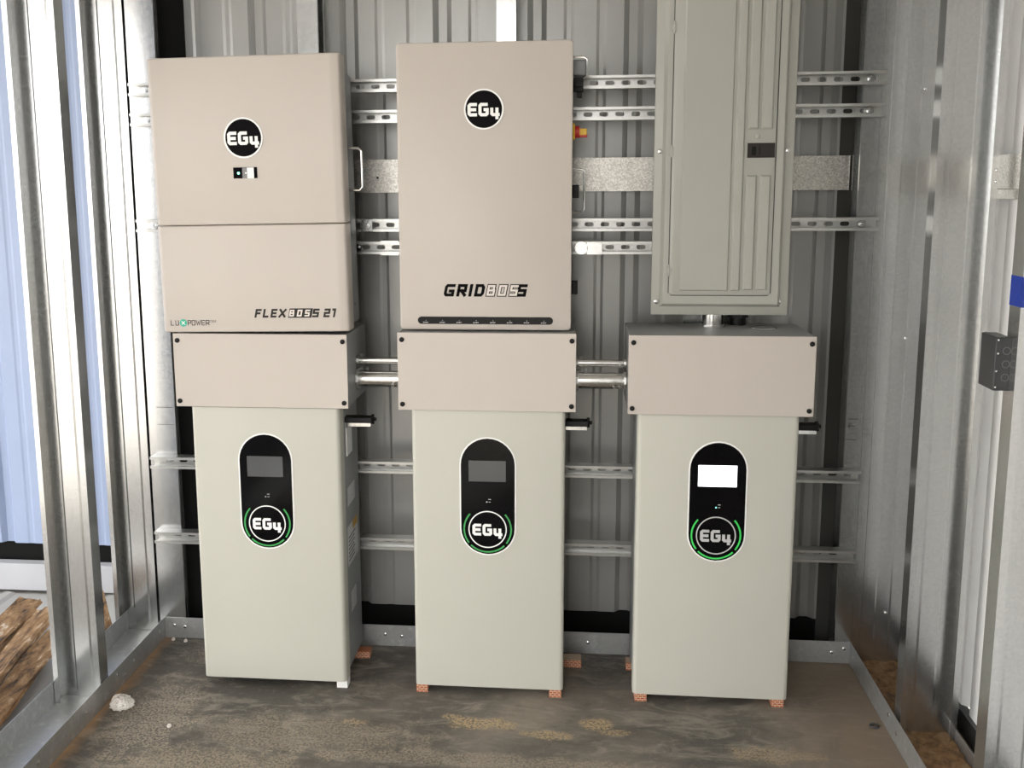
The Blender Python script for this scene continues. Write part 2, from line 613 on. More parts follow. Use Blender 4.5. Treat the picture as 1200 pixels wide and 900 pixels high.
def ribbed(a, b_, first, pitch, depth=0.02):
    """profile points (along, out) of a ribbed sheet; ribs stand outward"""
    pts = [(a, 0.0)]
    k = math.floor((a - first) / pitch) - 1
    while first + k * pitch < b_ + pitch:
        c = first + k * pitch
        for dx, dy in ((-.032, 0), (-.014, depth), (.014, depth), (.032, 0), (.088, 0), (.098, .0025), (.112, .0025), (.122, 0), (.196, 0), (.206, .0025), (.220, .0025), (.230, 0)):
            x = c + dx
            if a + 0.004 < x < b_ - 0.004:
                pts.append((x, dy))
        k += 1
    pts.append((b_, 0.0))
    return pts


wb = B().sheet([(x, 0.13 + d) for x, d in ribbed(-1.115, 1.115, 0.428, 0.318)], 0.0012, 'z', 0.10, 2.72)
solo('wall_back', wb, 'skin', kind='structure')
wr = B().sheet([(1.415 + d, y) for y, d in ribbed(-4.6, 0.16, -0.42, 0.318)][::-1], 0.0012, 'z', 0.07, 2.72)
solo('wall_right', wr, 'skin_white', kind='structure')
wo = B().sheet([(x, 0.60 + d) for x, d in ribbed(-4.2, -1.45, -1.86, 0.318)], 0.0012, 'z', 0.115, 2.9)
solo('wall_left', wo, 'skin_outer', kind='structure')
rf_ = B().box(-4.2, 1.50, -3.8, 0.70, 2.72, 2.78)  # room roof, stretched over the left bay to cut side light
solo('ceiling', rf_, 'roof', kind='structure')
solo('blocker_wall_right', B().box(0.25, 1.46, -3.84, -3.80, 0.0, 2.72), 'skin', kind='structure')  # added unseen wall behind the camera, blocks light from the front right
solo('blocker_wall_left', B().box(-2.3, -1.15, -3.84, -3.80, -0.09, 2.72), 'skin', kind='structure')  # added unseen wall segment, keeps front light off the left units
# closures, base pieces and two dark strips standing in for rear corner shade
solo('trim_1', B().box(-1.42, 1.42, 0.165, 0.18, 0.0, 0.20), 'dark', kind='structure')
solo('corner_shade_left', B().box(-1.30, -1.10, 0.128, 0.136, 0.0, 2.72), 'dark', kind='structure')  # black strip painting the shadowed gap beside the left end stud
solo('corner_shade_right', B().box(1.105, 1.42, 0.128, 0.136, 0.0, 2.72), 'darkgrey', kind='structure')  # dark strip painting the shadow band between back sheet and right studs
solo('trim_4', B().box(1.402, 1.43, -3.5, 0.16, 0.0, 0.07), 'jbox', kind='structure')
solo('trim_5', B().box(-4.2, -1.45, 0.64, 0.66, -0.09, 0.40), 'dark', kind='structure')
solo('trim_6', B().sheet([(0.56, -0.08), (0.56, 0.035), (0.60, 0.035)], 0.004, 'x', -4.2, -1.45), 'rail', kind='structure')


# floor tracks: U-channels
def track(name, label, prof, axis, a, b_, screws):
    t = thing(name, label, 'track', (0, 0, 0))
    part('channel', B().sheet(prof, 0.0016, axis, a, b_), 'track', t)
    for p, rot in screws:
        shared('screw', 'track_screw', screw_head(0.006, 0.003), 'steel', t, p, rot)
    return t


QX = (0, 0, math.pi / 2)
track('floor_track', 'galvanised floor track along the rear wall behind the three battery cabinets',
      [(-0.003, 0.079), (-0.003, 0.001), (0.105, 0.001), (0.105, 0.02)], 'x', -1.235, 1.19,
      [((x, -0.004, z), (0, 0, 0)) for x, z in ((-1.20, .05), (-1.16, .045), (-0.36, .04), (0.30, .042), (1.13, .04), (1.17, .055), (0.5, .05), (-0.42, .045))])
track('floor_track', 'scuffed galvanised floor track under the open stud row beside scrap wood',
      [(-1.400, 0.079), (-1.400, 0.001), (-1.2355, 0.001), (-1.2355, 0.079)], 'y', -3.3, 0.10,
      [((-1.234, y, z), QX) for y, z in ((-0.06, .05), (-0.40, .058), (-0.62, .045), (-0.9, .05), (-0.35, .03), (-0.22, .05), (-0.28, .045))])
track('floor_track', 'galvanised floor track with rusty dirt under the studs by white sheet wall',
      [(1.190, 0.079), (1.190, 0.001), (1.362, 0.001), (1.362, 0.05)], 'y', -3.3, 0.10,
      [((1.189, y, z), (0, 0, -math.pi / 2)) for y, z in ((-0.06, .05), (-0.44, .055), (-0.52, .04), (-0.85, .05))])
# dirt lying in the right track
dm = B()
nx_, ny_ = 9, 60
dm.add([(1.1935 + 0.164 * i / nx_, -1.3 + 1.36 * j / ny_, 0.005 + 0.013 * random.random()) for j in range(ny_ + 1) for i in range(nx_ + 1)],
       [(j * (nx_ + 1) + i, j * (nx_ + 1) + i + 1, (j + 1) * (nx_ + 1) + i + 1, (j + 1) * (nx_ + 1) + i) for j in range(ny_) for i in range(nx_)])
o = solo('track_dirt', dm, 'dirt', 'loose rusty brown dirt lying in the floor track', 'dirt', kind='stuff', smooth=True)


# ------------------------------------------------------------------ studs
def stud(label, x0, x1, yf, yb, lip, open_front=True, z0=0.004, z1=2.70, screws=(), mat='galv', name='wall_stud', bend=0.003):
    """six inch C-stud of a side wall: lips at yf, web at yb"""
    pr = [(x0 + lip, yf), (x0, yf), (x0, yb), (x1, yb), (x1, yf), (x1 - lip, yf)]
    w = x1 - x0
    # shallow stiffening bends in the web
    pr = [(x0 + lip, yf), (x0, yf), (x0, yb), (x0 + w * .30, yb), (x0 + w * .34, yb - bend * (1 if yb > yf else -1)), (x0 + w * .66, yb - bend * (1 if yb > yf else -1)), (x0 + w * .70, yb), (x1, yb), (x1, yf), (x1 - lip, yf)]
    t = thing(name, label, 'stud', ((x0 + x1) / 2, (yf + yb) / 2, z0))
    part('channel', B().sheet(pr, 0.0015, 'z', z0, z1), mat, t)
    for p, rot in screws:
        shared('screw', 'stud_screw', screw_head(0.005, 0.003), 'steel', t, p, rot)
    return t


stud('bright steel stud standing nearest in the open row beside the scrap wood', -1.395, -1.243, -0.50, -0.449, 0.014)
stud('bright steel stud in the open row next to the rear corner', -1.420, -1.262, -0.005, 0.045, 0.014)
stud('shaded dark grey stud in the rear corner by the white sheet wall', 1.223, 1.355, 0.045, -0.004, 0.014, bend=0.0004,
     screws=[((1.322, -0.006, 1.915), (0, 0, 0)), ((1.310, -0.006, 1.13), (0, 0, 0)), ((1.300, -0.006, 0.19), (0, 0, 0))])
stud('wide galvanised stud between the rear corner and the stud with blue tape', 1.205, 1.362, -0.50, -0.449, 0.016, bend=0.0004,
     screws=[((1.360, -0.502, 1.66), (0, 0, 0)), ((1.360, -0.502, 1.63), (0, 0, 0))])
st_c = stud('galvanised stud at the picture edge carrying blue tape and junction box', 1.200, 1.355, -1.088, -1.035, 0.016, bend=0.0004)


def back_stud(label, x0, x1, name='wall_stud', y0=0.0, depth=0.09, z1=2.70, side=1):
    t = thing(name, label, 'stud', ((x0 + x1) / 2, y0, 0.004))
    if side > 0:   # web on the left, open to the right
        pr = [(x1, y0 + 0.012), (x1, y0), (x0, y0), (x0, y0 + depth), (x1, y0 + depth), (x1, y0 + depth - 0.012)]
    else:
        pr = [(x0, y0 + 0.012), (x0, y0), (x1, y0), (x1, y0 + depth), (x0, y0 + depth), (x0, y0 + depth - 0.012)]
    part('channel', B().sheet(pr, 0.0015, 'z', 0.004, z1), 'galv', t)
    return t


ls = back_stud('rear wall end stud beside the bright open row, carrying the strut ends', -1.228, -1.157, depth=0.03)
for q in ((-1.223, -1.164, 0.862, 0.8635), (-1.220, -1.162, 0.800, 0.8012)):
    part('pencil_mark', B().box(q[0], q[1], -0.0022, -0.0017, q[2], q[3]), 'ink', ls)
back_stud('narrow steel edge standing in the rear corner beside the bright stud', -1.254, -1.2285, side=-1, depth=0.05)
back_stud('rear wall stud rising above the split-cover inverter', -0.668, -0.603)
back_stud('rear wall stud rising behind the unit with the black indicator strip', -0.014, 0.046)
back_stud('rear wall stud hidden behind the tall breaker panel', 0.600, 0.660)
rs = back_stud('rear wall end stud by the white sheet wall with pencil marks', 1.138, 1.192, side=-1)
for q in ((1.139, 1.175, 0.858, 0.8593), (1.139, 1.172, 0.788, 0.7893), (1.143, 1.168, 0.834, 0.8355), (1.147, 1.149, 0.826, 0.848), (1.150, 1.158, 0.841, 0.8423)):
    part('pencil_mark', B().box(q[0], q[1], -0.0022, -0.0017, q[2], q[3]), 'ink', rs)
back_stud('thin folded steel edge in the rear corner by the dark grey stud', 1.194, 1.221, depth=0.05)

# girts
g1 = thing('wall_girt', 'speckled flat galvanised girt crossing the rear wall behind the units', 'girt', (0, 0.1, 1.605))
part('strap', B().sheet([(0.118, 1.716), (0.098, 1.716), (0.098, 1.605), (0.118, 1.605)], 0.0016, 'x', -1.15, 1.133), 'girt', g1)
part('rivet', B().disc(-0.432, 0.0975, 1.655, 0.004, 0.002, 10), 'black', g1)
g2 = thing('wall_girt', 'short galvanised girt crossing the white sheet wall above the junction box', 'girt', (1.40, -0.8, 1.585))
part('strap', B().sheet([(1.412, 1.585), (1.398, 1.585), (1.398, 1.61), (1.390, 1.612), (1.390, 1.70), (1.412, 1.70)], 0.0016, 'y', -3.3, 0.1), 'girt', g2)


# ------------------------------------------------------------------ strut channels
def strut(label, x0, x1, zc, phase=0.0, bolts=()):
    t = thing('strut_channel', label, 'strut', ((x0 + x1) / 2, -0.02, zc - 0.0206), 'slotted strut channels on the rear wall')
    h, d, y = 0.0206, 0.041, -0.0008
    b = B()
    # flanges with in-turned lips
    for s in (1, -1):
        pr = [(y, zc + s * h), (y - d, zc + s * h), (y - d, zc + s * (h - 0.0085)), (y - d + 0.007, zc + s * (h - 0.0085))]
        b.sheet(pr if s > 0 else pr, 0.0022 * s, 'x', x0, x1)
    # slotted web
    p = 0.0508
    yw = y - 0.0012
    n = int(math.ceil((x1 - x0) / p)) + 1
    first = x0 - (phase % p)
    for i in range(n):
        a, c = first + i * p, first + (i + 1) * p
        if c <= x0 + 1e-5 or a >= x1 - 1e-5:
            continue
        if a < x0 or c > x1:
            a2, c2 = max(a, x0), min(c, x1)
            b.quad((a2, yw, zc - h), (c2, yw, zc - h), (c2, yw, zc + h), (a2, yw, zc + h))
            continue
        m = (a + c) / 2
        hole = []
        for k in range(16):
            an = math.radians(-135 + 22.5 * k)
            cx = m + (0.0075 if math.cos(an) > 1e-6 else -0.0075 if math.cos(an) < -1e-6 else 0)
            hole.append((cx + 0.0072 * math.cos(an), zc + 0.0072 * math.sin(an)))
        out = []
        for (ax, az), (bx, bz) in (((a, -h), (c, -h)), ((c, -h), (c, h)), ((c, h), (a, h)), ((a, h), (a, -h))):
            for k in range(4):
                out.append((ax + (bx - ax) * k / 4, zc + az + (bz - az) * k / 4))
        vs_ = [(q[0], yw, q[1]) for q in out] + [(q[0], yw, q[1]) for q in hole] + [(q[0], yw + 0.002, q[1]) for q in hole]
        fs = [(k, (k + 1) % 16, 16 + (k + 1) % 16, 16 + k) for k in range(16)] + [(16 + k, 16 + (k + 1) % 16, 32 + (k + 1) % 16, 32 + k) for k in range(16)]
        b.add(vs_, fs)
    part('channel', b, 'strut', t)
    for x, kind in bolts:
        if kind == 'plate':
            pl = part('clamp_plate', B().box(x - 0.019, x + 0.019, -0.047, -0.0425, zc - 0.020, zc + 0.021), 'steel', t, bevel=0.001)
            shared('bolt', 'plate_bolt', hex_bolt(0.009), 'steel', pl, (x, -0.047, zc))
        elif kind == 'washer':
            wa = part('washer', B().disc(x, -0.0425, zc, 0.021, 0.003, 24), 'steel', t)
            shared('bolt', 'plate_bolt', hex_bolt(0.009), 'steel', wa, (x, -0.0455, zc))
        elif kind == 'splice':
            part('splice_plate', B().box(x - 0.024, x + 0.024, -0.0455, -0.0425, zc - 0.021, zc + 0.017), 'steel', t)
        elif kind == 'sleeve':
            b = B().sheet([(-0.002, zc - 0.024), (-0.0440, zc - 0.024), (-0.0440, zc - 0.015)], -0.0015, 'x', x - 0.03, x + 0.03)
            b.sheet([(-0.002, zc + 0.024), (-0.0440, zc + 0.024), (-0.0440, zc + 0.015)], 0.0015, 'x', x - 0.03, x + 0.03)
            part('sleeve', b, 'strut', t)
        else:
            shared('bolt', 'inner_bolt', hex_bolt(0.008), 'steel', t, (x, -0.003, zc))
    return t


strut('topmost slotted strut channel across the rear wall, above the speckled girt', -1.240, 1.196, 1.949, 0.012, [(-1.196, 0), (1.155, 0)])
strut('second slotted strut channel from the top, just below the topmost one', -1.240, 1.196, 1.851, 0.030, [(-1.194, 0), (1.157, 0)])
strut('slotted strut channel just below the speckled girt, reaching both end studs', -1.240, 1.196, 1.499, 0.022, [(-1.192, 0), (1.152, 0), (-0.444, 'plate')])
strut('short slotted strut channel below the speckled girt, ending behind the breaker panel', -0.62, 0.62, 1.4245, 0.015, [(-0.485, 0), (0.262, 'washer'), (0.305, 'splice'), (-0.370, 'sleeve')])
strut('slotted strut channel behind the battery cabinets at display height', -1.240, 1.185, 0.671, 0.02)
strut('lowest slotted strut channel behind the battery cabinets below their displays', -1.240, 1.185, 0.396, 0.005)


# ------------------------------------------------------------------ split-cover inverter
inv = thing('inverter', 'warm grey inverter with a split front cover and small status window', 'inverter', (-0.734, -0.2, 1.184))
inv.location.z += 0.002
inv.rotation_euler = (0, math.radians(-0.72), 0)
OX = 0.006 - 0.006
fx0, fx1, fy = -1.043, -0.4455, -0.34


def cover_prism(z0, z1):
    pr = [(fx0, -0.268), (fx0, -0.318), (fx0 + 0.016, fy), (fx1 - 0.028, fy), (fx1 - 0.004, -0.3345), (fx1, -0.326), (fx1, -0.268)]
    return B().prism(pr, 'z', z0, z1)


part('front_cover', cover_prism(1.5135, 2.0125), 'cover', inv, bevel=0.007, seg=3, smooth=True)
part('front_cover', cover_prism(1.182, 1.5115), 'cover', inv, bevel=0.005, seg=3, smooth=True)
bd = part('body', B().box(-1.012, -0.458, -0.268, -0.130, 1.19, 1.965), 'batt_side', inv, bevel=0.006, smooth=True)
part('heat_sink', B().box(-1.0, -0.475, -0.130, -0.052, 1.19, 1.930), 'body', inv, bevel=0.004)
for i in range(9):
    part('vent_slot', B().box(-0.4585, -0.4572, -0.262, -0.218, 1.745 + i * 0.021, 1.757 + i * 0.021), 'vent', bd)
part('handle', B().rod([(-0.456, -0.235, 1.738), (-0.420, -0.235, 1.738), (-0.411, -0.235, 1.729), (-0.411, -0.235, 1.620), (-0.420, -0.235, 1.611), (-0.456, -0.235, 1.611)], 0.0045, 8), 'steel', inv, 'bent chrome side handle', smooth=True)
for z in (1.47, 1.25):
    shared('screw', 'side_screw', screw_head(0.004, 0.003), 'steel', bd, (-0.457, -0.20, z), (0, 0, math.pi / 2))
bg_ = part('badge', B().disc(-0.7475, fy, 1.7725, 0.0605, 0.0012, 56), 'print_black', inv, 'round black badge with white letters')
part('badge_ring', B().ring(-0.7475, fy - 0.0012, 1.7725, 0.0555, 0.0605, 0.0008), 'print_white', bg_)
part('lettering', maker_mark(B(), -0.7475, fy - 0.0013, 1.7725, 0.0605), 'print_white', bg_)
dsp = part('status_window', B().box(-0.784, -0.710, fy - 0.0015, fy, 1.652, 1.685), 'gloss_black', inv)
part('window_segment', B().box(-0.756, -0.741, fy - 0.002, fy - 0.0015, 1.652, 1.684), 'body', dsp)
part('window_segment', B().box(-0.741, -0.720, fy - 0.002, fy - 0.0015, 1.652, 1.684), 'print_white', dsp)
part('status_light', B().disc(-0.768, fy - 0.0015, 1.668, 0.004, 0.0008, 12), 'led', dsp)
part('status_light', B().disc(-0.745, fy - 0.002, 1.668, 0.0025, 0.0008, 12), 'print_white', dsp)
tx = B()
word(tx, 'FLEX', -0.743, 1.2265, 0.0270, 0.098, 0.0064, fy - 0.0004, 0.22)
word(tx, 'S', -0.5612, 1.2265, 0.0270, 0.020, 0.0064, fy - 0.0004, 0.22)
word(tx, '21', -0.5260, 1.2265, 0.0270, 0.038, 0.0064, fy - 0.0004, 0.22)
zb = 1.2255
tx.prism([(-0.6365 + px + pz * .22, zb + pz) for px, pz in ((0, 0), (0.0735, 0), (0.0735, 0.0290), (0, 0.0290))], 'y', fy, fy - 0.0006)
lt = part('lettering', tx, 'print_dark', inv)
part('lettering', word(B(), 'BOS', -0.6335, 1.2295, 0.0210, 0.064, 0.0046, fy - 0.0008, 0.22), 'print_pale', lt)
lm_ = part('lettering', word(B(), 'LU', -1.0125, 1.2035, 0.0165, 0.0265, 0.0022, fy - 0.0004), 'print_dark', inv)
part('lettering', word(B(), 'POWER', -0.9575, 1.2035, 0.0165, 0.0700, 0.0022, fy - 0.0004), 'print_dark', inv)
part('lettering', word(B(), 'TEK', -0.8850, 1.2130, 0.0070, 0.0195, 0.0010, fy - 0.0004), 'print_dark', inv)
dt = part('round_mark', B().disc(-0.9715, fy, 1.2115, 0.0118, 0.0006, 28), 'teal', lm_)
for ends in ((-0.9760, 1.207, -0.9670, 1.216), (-0.9760, 1.216, -0.9670, 1.207)):
    xm = B()
    strokes(xm, [[ends[:2], ends[2:]]], 0.0022, fy - 0.0007 - (0.0001 if ends[1] > 1.21 else 0))
    part('cross_stroke', xm, 'print_white', dt)

# ------------------------------------------------------------------ distribution unit with indicator strip
gx0, gx1, gy = -0.295, 0.2312, -0.29
gu = thing('distribution_unit', 'warm grey wall unit with a long black indicator strip at its foot', 'electrical unit', (-0.032, -0.15, 1.188))


def rounded_front(x0, x1, z0, z1, y0, y1, r):
    pts = []
    for cx, cz, a in ((x1 - r, z1 - r, 0), (x0 + r, z1 - r, 90), (x0 + r, z0 + r, 180), (x1 - r, z0 + r, 270)):
        for k in range(6):
            an = math.radians(a + 18 * k)
            pts.append((cx + r * math.cos(an), cz + r * math.sin(an)))
    b = B()
    n = len(pts)
    e = 0.004
    cxm, czm = (x0 + x1) / 2, (z0 + z1) / 2

    def ins(p):
        return (p[0] - e * (1 if p[0] > cxm else -1), p[1] - e * (1 if p[1] > czm else -1))
    L = [[(p[0], y1, p[1]) for p in pts], [(p[0], y0 + e, p[1]) for p in pts],
         [(p[0] - (p[0] - ins(p)[0]) * .3, y0 + e * .3, p[1] - (p[1] - ins(p)[1]) * .3) for p in pts], [(ins(p)[0], y0, ins(p)[1]) for p in pts]]
    vs_ = [q for l in L for q in l]
    fs = [(l * n + i, l * n + (i + 1) % n, (l + 1) * n + (i + 1) % n, (l + 1) * n + i) for l in range(3) for i in range(n)]
    fs += [tuple(3 * n + i for i in range(n)), tuple(n - 1 - i for i in range(n))]
    return b.add(vs_, fs)


part('front_cover', rounded_front(gx0, gx1, 1.188, 2.047, gy, -0.245, 0.012), 'cover', gu, smooth=True)
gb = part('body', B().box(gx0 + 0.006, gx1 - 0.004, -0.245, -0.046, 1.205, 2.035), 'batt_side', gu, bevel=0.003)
bg_ = part('badge', B().disc(-0.0325, gy, 1.852, 0.0595, 0.0012, 56), 'print_black', gu, 'round black badge with white letters')
part('badge_ring', B().ring(-0.0325, gy - 0.0012, 1.852, 0.0548, 0.0595, 0.0008), 'print_white', bg_)
part('lettering', maker_mark(B(), -0.0325, gy - 0.0013, 1.852, 0.0595), 'print_white', bg_)
gt = B()
word(gt, 'GRID', -0.1605, 1.2915, 0.0385, 0.124, 0.0094, gy - 0.0004, 0.20)
word(gt, 'S', 0.0640, 1.2915, 0.0385, 0.031, 0.0094, gy - 0.0004, 0.20)
word(gt, 'BOS', -0.0305, 1.2915, 0.0385, 0.0990, 0.0112, gy - 0.0004, 0.20)
lt = part('lettering', gt, 'print_black', gu)
part('lettering', word(B(), 'BOS', -0.0276, 1.2943, 0.0329, 0.0935, 0.0062, gy - 0.0008, 0.20), 'print_pale', lt)
ip = []
for cx, a in ((0.1655, -90), (-0.2290, 90)):
    for k in range(9):
        an = math.radians(a + 22.5 * k)
        ip.append((cx + 0.0115 * math.cos(an), 1.2175 + 0.0115 * math.sin(an)))
strip = part('indicator_strip', B().prism(ip, 'y', gy, gy - 0.001), 'gloss_black', gu)
for k in range(8):
    x = -0.216 + k * 0.0520
    b = B().disc(x + 0.001, gy - 0.001, 1.2170, 0.0011, 0.0004, 8)
    for j in range(4):
        xx = x - 0.008 + j * 0.0043
        b.box(xx, xx + 0.0029, gy - 0.0014, gy - 0.001, 1.2095 + 0.0006 * (j % 2), 1.2125)
    part('caption', b, 'print_silver', strip)
# fittings on the visible side
for z0, z1, dx in ((1.945, 2.008, 0.046), (1.545, 1.676, 0.042)):
    xa = gx1 - 0.005
    part('handle', B().rod([(xa, -0.2, z1), (xa + dx - .008, -0.2, z1), (xa + dx, -0.2, z1 - .008), (xa + dx, -0.2, z0 + .008), (xa + dx - .008, -0.2, z0), (xa, -0.2, z0)], 0.0035, 8), 'steel', gu, 'bent steel side handle', smooth=True)
part('cable_gland', B().box(0.227, 0.262, -0.215, -0.185, 1.905, 1.947).box(0.236, 0.262, -0.222, -0.180, 1.918, 1.935).box(0.243, 0.258, -0.21, -0.19, 1.888, 1.905), 'black', gu, 'black plastic gland', bevel=0.002)
part('side_cover', B().box(0.227, 0.274, -0.195, -0.10, 1.953, 2.002), 'batt_side', gu, bevel=0.008, seg=3, smooth=True)
sw = part('rotary_switch', B().box(0.227, 0.238, -0.225, -0.175, 1.763, 1.812), 'yellow', gu, 'yellow base of the rotary switch', bevel=0.003)
part('switch_stem', B().rod([(0.238, -0.2, 1.787), (0.252, -0.2, 1.787)], 0.018, 16), 'red', sw, smooth=True)
part('switch_lever', B().box(0.245, 0.274, -0.206, -0.194, 1.777, 1.797), 'yellow', sw, bevel=0.002)
part('switch_lever', B().box(0.248, 0.276, -0.205, -0.195, 1.770, 1.779), 'red', sw, bevel=0.002)
part('latch', B().box(0.227, 0.252, -0.22, -0.18, 1.588, 1.628), 'black', gu, bevel=0.002)
part('latch', B().box(0.227, 0.251, -0.22, -0.18, 1.292, 1.332), 'black', gu, bevel=0.002)


# ------------------------------------------------------------------ breaker panel
P0, P1, pz0, pz1, py = 0.482, 0.904, 1.220, 2.42, -0.142
pn = thing('breaker_panel', 'tall grey green breaker panel with a hinged ribbed door', 'breaker panel', (0.693, -0.1, pz0))
part('enclosure', B().box(P0 + 0.012, P1 - 0.012, -0.136, -0.043, pz0 + 0.012, pz1 - 0.012), 'panel', pn)
part('front_cover', B().box(P0, P1, py, -0.136, pz0, pz1), 'panel', pn, bevel=0.003, seg=2, smooth=True)


def frustum(x0, x1, z0, z1, e, y0, y1):
    b = B()
    vs_ = [(x0, y0, z0), (x1, y0, z0), (x1, y0, z1), (x0, y0, z1), (x0 + e, y1, z0 + e), (x1 - e, y1, z0 + e), (x1 - e, y1, z1 - e), (x0 + e, y1, z1 - e)]
    return b.add(vs_, [(4, 5, 6, 7), (0, 1, 5, 4), (1, 2, 6, 5), (2, 3, 7, 6), (3, 0, 4, 7), (3, 2, 1, 0)])


part('raised_frame', frustum(0.507, 0.880, 1.246, 2.39, 0.010, py, py - 0.016), 'panel', pn, bevel=0.0015)
yd = py - 0.016
dr = part('door', rounded_front(0.5345, 0.846, 1.284, 2.36, yd - 0.0035, yd, 0.012), 'panel', pn, smooth=True)
dseam = B()
dseam.box(0.5325, 0.5345, yd - 0.0009, yd + 0.001, 1.290, 2.35).box(0.846, 0.848, yd - 0.0009, yd + 0.001, 1.290, 2.35).box(0.540, 0.840, yd - 0.0009, yd + 0.001, 1.2822, 1.2838)
part('door_gap', dseam, 'vent', dr)
ydf = yd - 0.0035
part('door_field', frustum(0.566, 0.716, 1.298, 2.30, 0.004, ydf, ydf - 0.0045), 'panel', dr)
for x0, x1, z0, z1 in ((0.724, 0.752, 1.298, 2.30), (0.760, 0.792, 1.30, 1.654), (0.800, 0.834, 1.30, 1.654), (0.760, 0.792, 1.79, 2.30), (0.800, 0.834, 1.79, 2.30)):
    part('pressed_rib', frustum(x0, x1, z0, z1, 0.005, ydf, ydf - 0.007), 'panel', dr)
lp = part('latch_plate', B().box(0.761, 0.842, ydf - 0.003, ydf, 1.7055, 1.7495), 'print_dark', dr, 'dark latch plate', bevel=0.001)
part('latch_slide', B().box(0.772, 0.796, ydf - 0.0045, ydf - 0.003, 1.713, 1.739), 'black', lp)
part('latch_slide', B().box(0.786, 0.794, ydf - 0.0075, ydf - 0.0045, 1.713, 1.739), 'print_dark', lp)
part('knob', B().rod([(0.789, ydf, 1.769), (0.789, ydf - 0.004, 1.769), (0.789, ydf - 0.005, 1.769)], [0.0075, 0.0075, 0.005], 14), 'panel', dr, smooth=True)
for z in (1.362, 1.727, 2.094):
    part('hinge', B().box(0.5265, 0.540, yd - 0.007, yd, z - 0.009, z + 0.009).rod([(0.5335, yd - 0.005, z - 0.018), (0.5335, yd - 0.005, z + 0.018)], 0.003, 8), 'panel', dr, bevel=0.0006)
for x, z in ((0.4985, 1.262), (0.877, 1.264), (0.5005, 1.728), (0.884, 1.727), (0.5, 2.38), (0.886, 2.38)):
    shared('screw', 'panel_screw', screw_head(0.0075, 0.005), 'steel', pn, (x, py, z))


# ------------------------------------------------------------------ cover plate junction boxes above batteries
def wireway(label, x0, x1, z0, z1):
    y = -0.335
    t = thing('wireway_box', label, 'junction box', ((x0 + x1) / 2, -0.19, z0), 'long grey junction boxes above the battery cabinets')
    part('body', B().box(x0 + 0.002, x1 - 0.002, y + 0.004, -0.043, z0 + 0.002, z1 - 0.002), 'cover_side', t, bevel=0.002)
    part('cover_plate', B().box(x0, x1, y, y + 0.0035, z0, z1), 'cover', t, bevel=0.001)
    for sx, sz in ((x0 + 0.014, z1 - 0.022), (x1 - 0.013, z1 - 0.022), (x0 + 0.013, z0 + 0.018), (x1 - 0.013, z0 + 0.018)):
        shared('screw', 'wireway_screw', screw_head(0.0078, 0.004), 'black', t, (sx, y, sz))
    return t


wireway('grey junction box with black corner screws directly under the split-cover inverter', -1.011, -0.4566, 0.943, 1.1765)
wireway('grey junction box with black corner screws under the unit with indicator strip', -0.2985, 0.2481, 0.943, 1.185)
w3 = wireway('grey junction box with black corner screws below the breaker panel', 0.4051, 0.953, 0.940, 1.182)
kr = B()
kr.rod([(0.832 + 0.042 * math.cos(math.radians(a)), -0.14 + 0.042 * math.sin(math.radians(a)), 1.181) for a in range(0, 361, 15)], 0.0016, 6, cap=False)
part('knockout', kr, 'steel', w3)


# ------------------------------------------------------------------ conduits between the boxes
def conduit(label, x0, x1, y, z, r, big):
    t = thing('conduit', label, 'conduit', ((x0 + x1) / 2, y, z - r))
    part('tube', B().rod([(x0, y, z), (x1, y, z)], r, 24), 'emt', t, smooth=True)
    L = (x1 - x0)
    for s in (0, 1):
        if big:
            a, b_ = (x0, x0 + L * 0.30) if s == 0 else (x1 - L * 0.36, x1)
        else:
            a, b_ = (x0, x0 + L * 0.20) if s == 0 else (x1 - L * 0.22, x1)
        c = part('connector', B().rod([(a, y, z), (a, y, z), (b_, y, z), (b_, y, z)], [r * .9, r * 1.14, r * 1.14, r * .95], 24), 'emt', t, smooth=True)
        xe = x0 if s == 0 else x1
        sg = 1 if s == 0 else -1
        part('locknut', B().rod([(xe, y, z), (xe + sg * 0.007, y, z)], r * 1.30, 10), 'strut', t)
        n = 2 if big else 1
        for k in range(n):
            xs = (a + b_) / 2 + (k - (n - 1) / 2) * 0.018
            if s == 0:
                part('set_screw', B().rod([(xs, y, z + r * 1.1), (xs, y, z + r * 1.1 + 0.008)], 0.005, 6), 'strut', c)
            else:
                part('set_screw', B().rod([(xs, y - r * 1.0, z - r * .5), (xs, y - r * 1.0 - 0.008, z - r * .5 - 0.003)], 0.005, 6), 'strut', c)
    return t


conduit('thin conduit joining the boxes under inverter and indicator strip unit', -0.4570, -0.2985, -0.19, 1.072, 0.0115, False)
conduit('thick conduit joining the boxes under inverter and indicator strip unit', -0.4570, -0.2985, -0.19, 1.012, 0.0270, True)
conduit('thin conduit joining the box under the breaker panel to its neighbour', 0.2485, 0.4055, -0.19, 1.071, 0.0115, False)
conduit('thick conduit joining the box under the breaker panel to its neighbour', 0.2485, 0.4055, -0.19, 1.015, 0.0270, True)
nz = thing('pipe_nipple', 'short bright pipe nipple between breaker panel and junction box below', 'conduit', (0.680, -0.10, 1.180))
part('tube', B().rod([(0.680, -0.10, 1.179), (0.680, -0.10, 1.2315)], 0.034, 28), 'emt', nz, smooth=True)
part('locknut', B().rod([(0.680, -0.10, 1.179), (0.680, -0.10, 1.186)], 0.041, 10), 'strut', nz)
pg = thing('conduit_stub', 'dark plastic fitting behind the short bright pipe nipple', 'fitting', (0.765, -0.07, 1.180))
part('sleeve', B().rod([(0.765, -0.07, 1.179), (0.765, -0.07, 1.2315)], 0.026, 16), 'black', pg, smooth=True)
part('nut', B().rod([(0.765, -0.07, 1.205), (0.765, -0.07, 1.222)], 0.032, 6), 'black', pg)


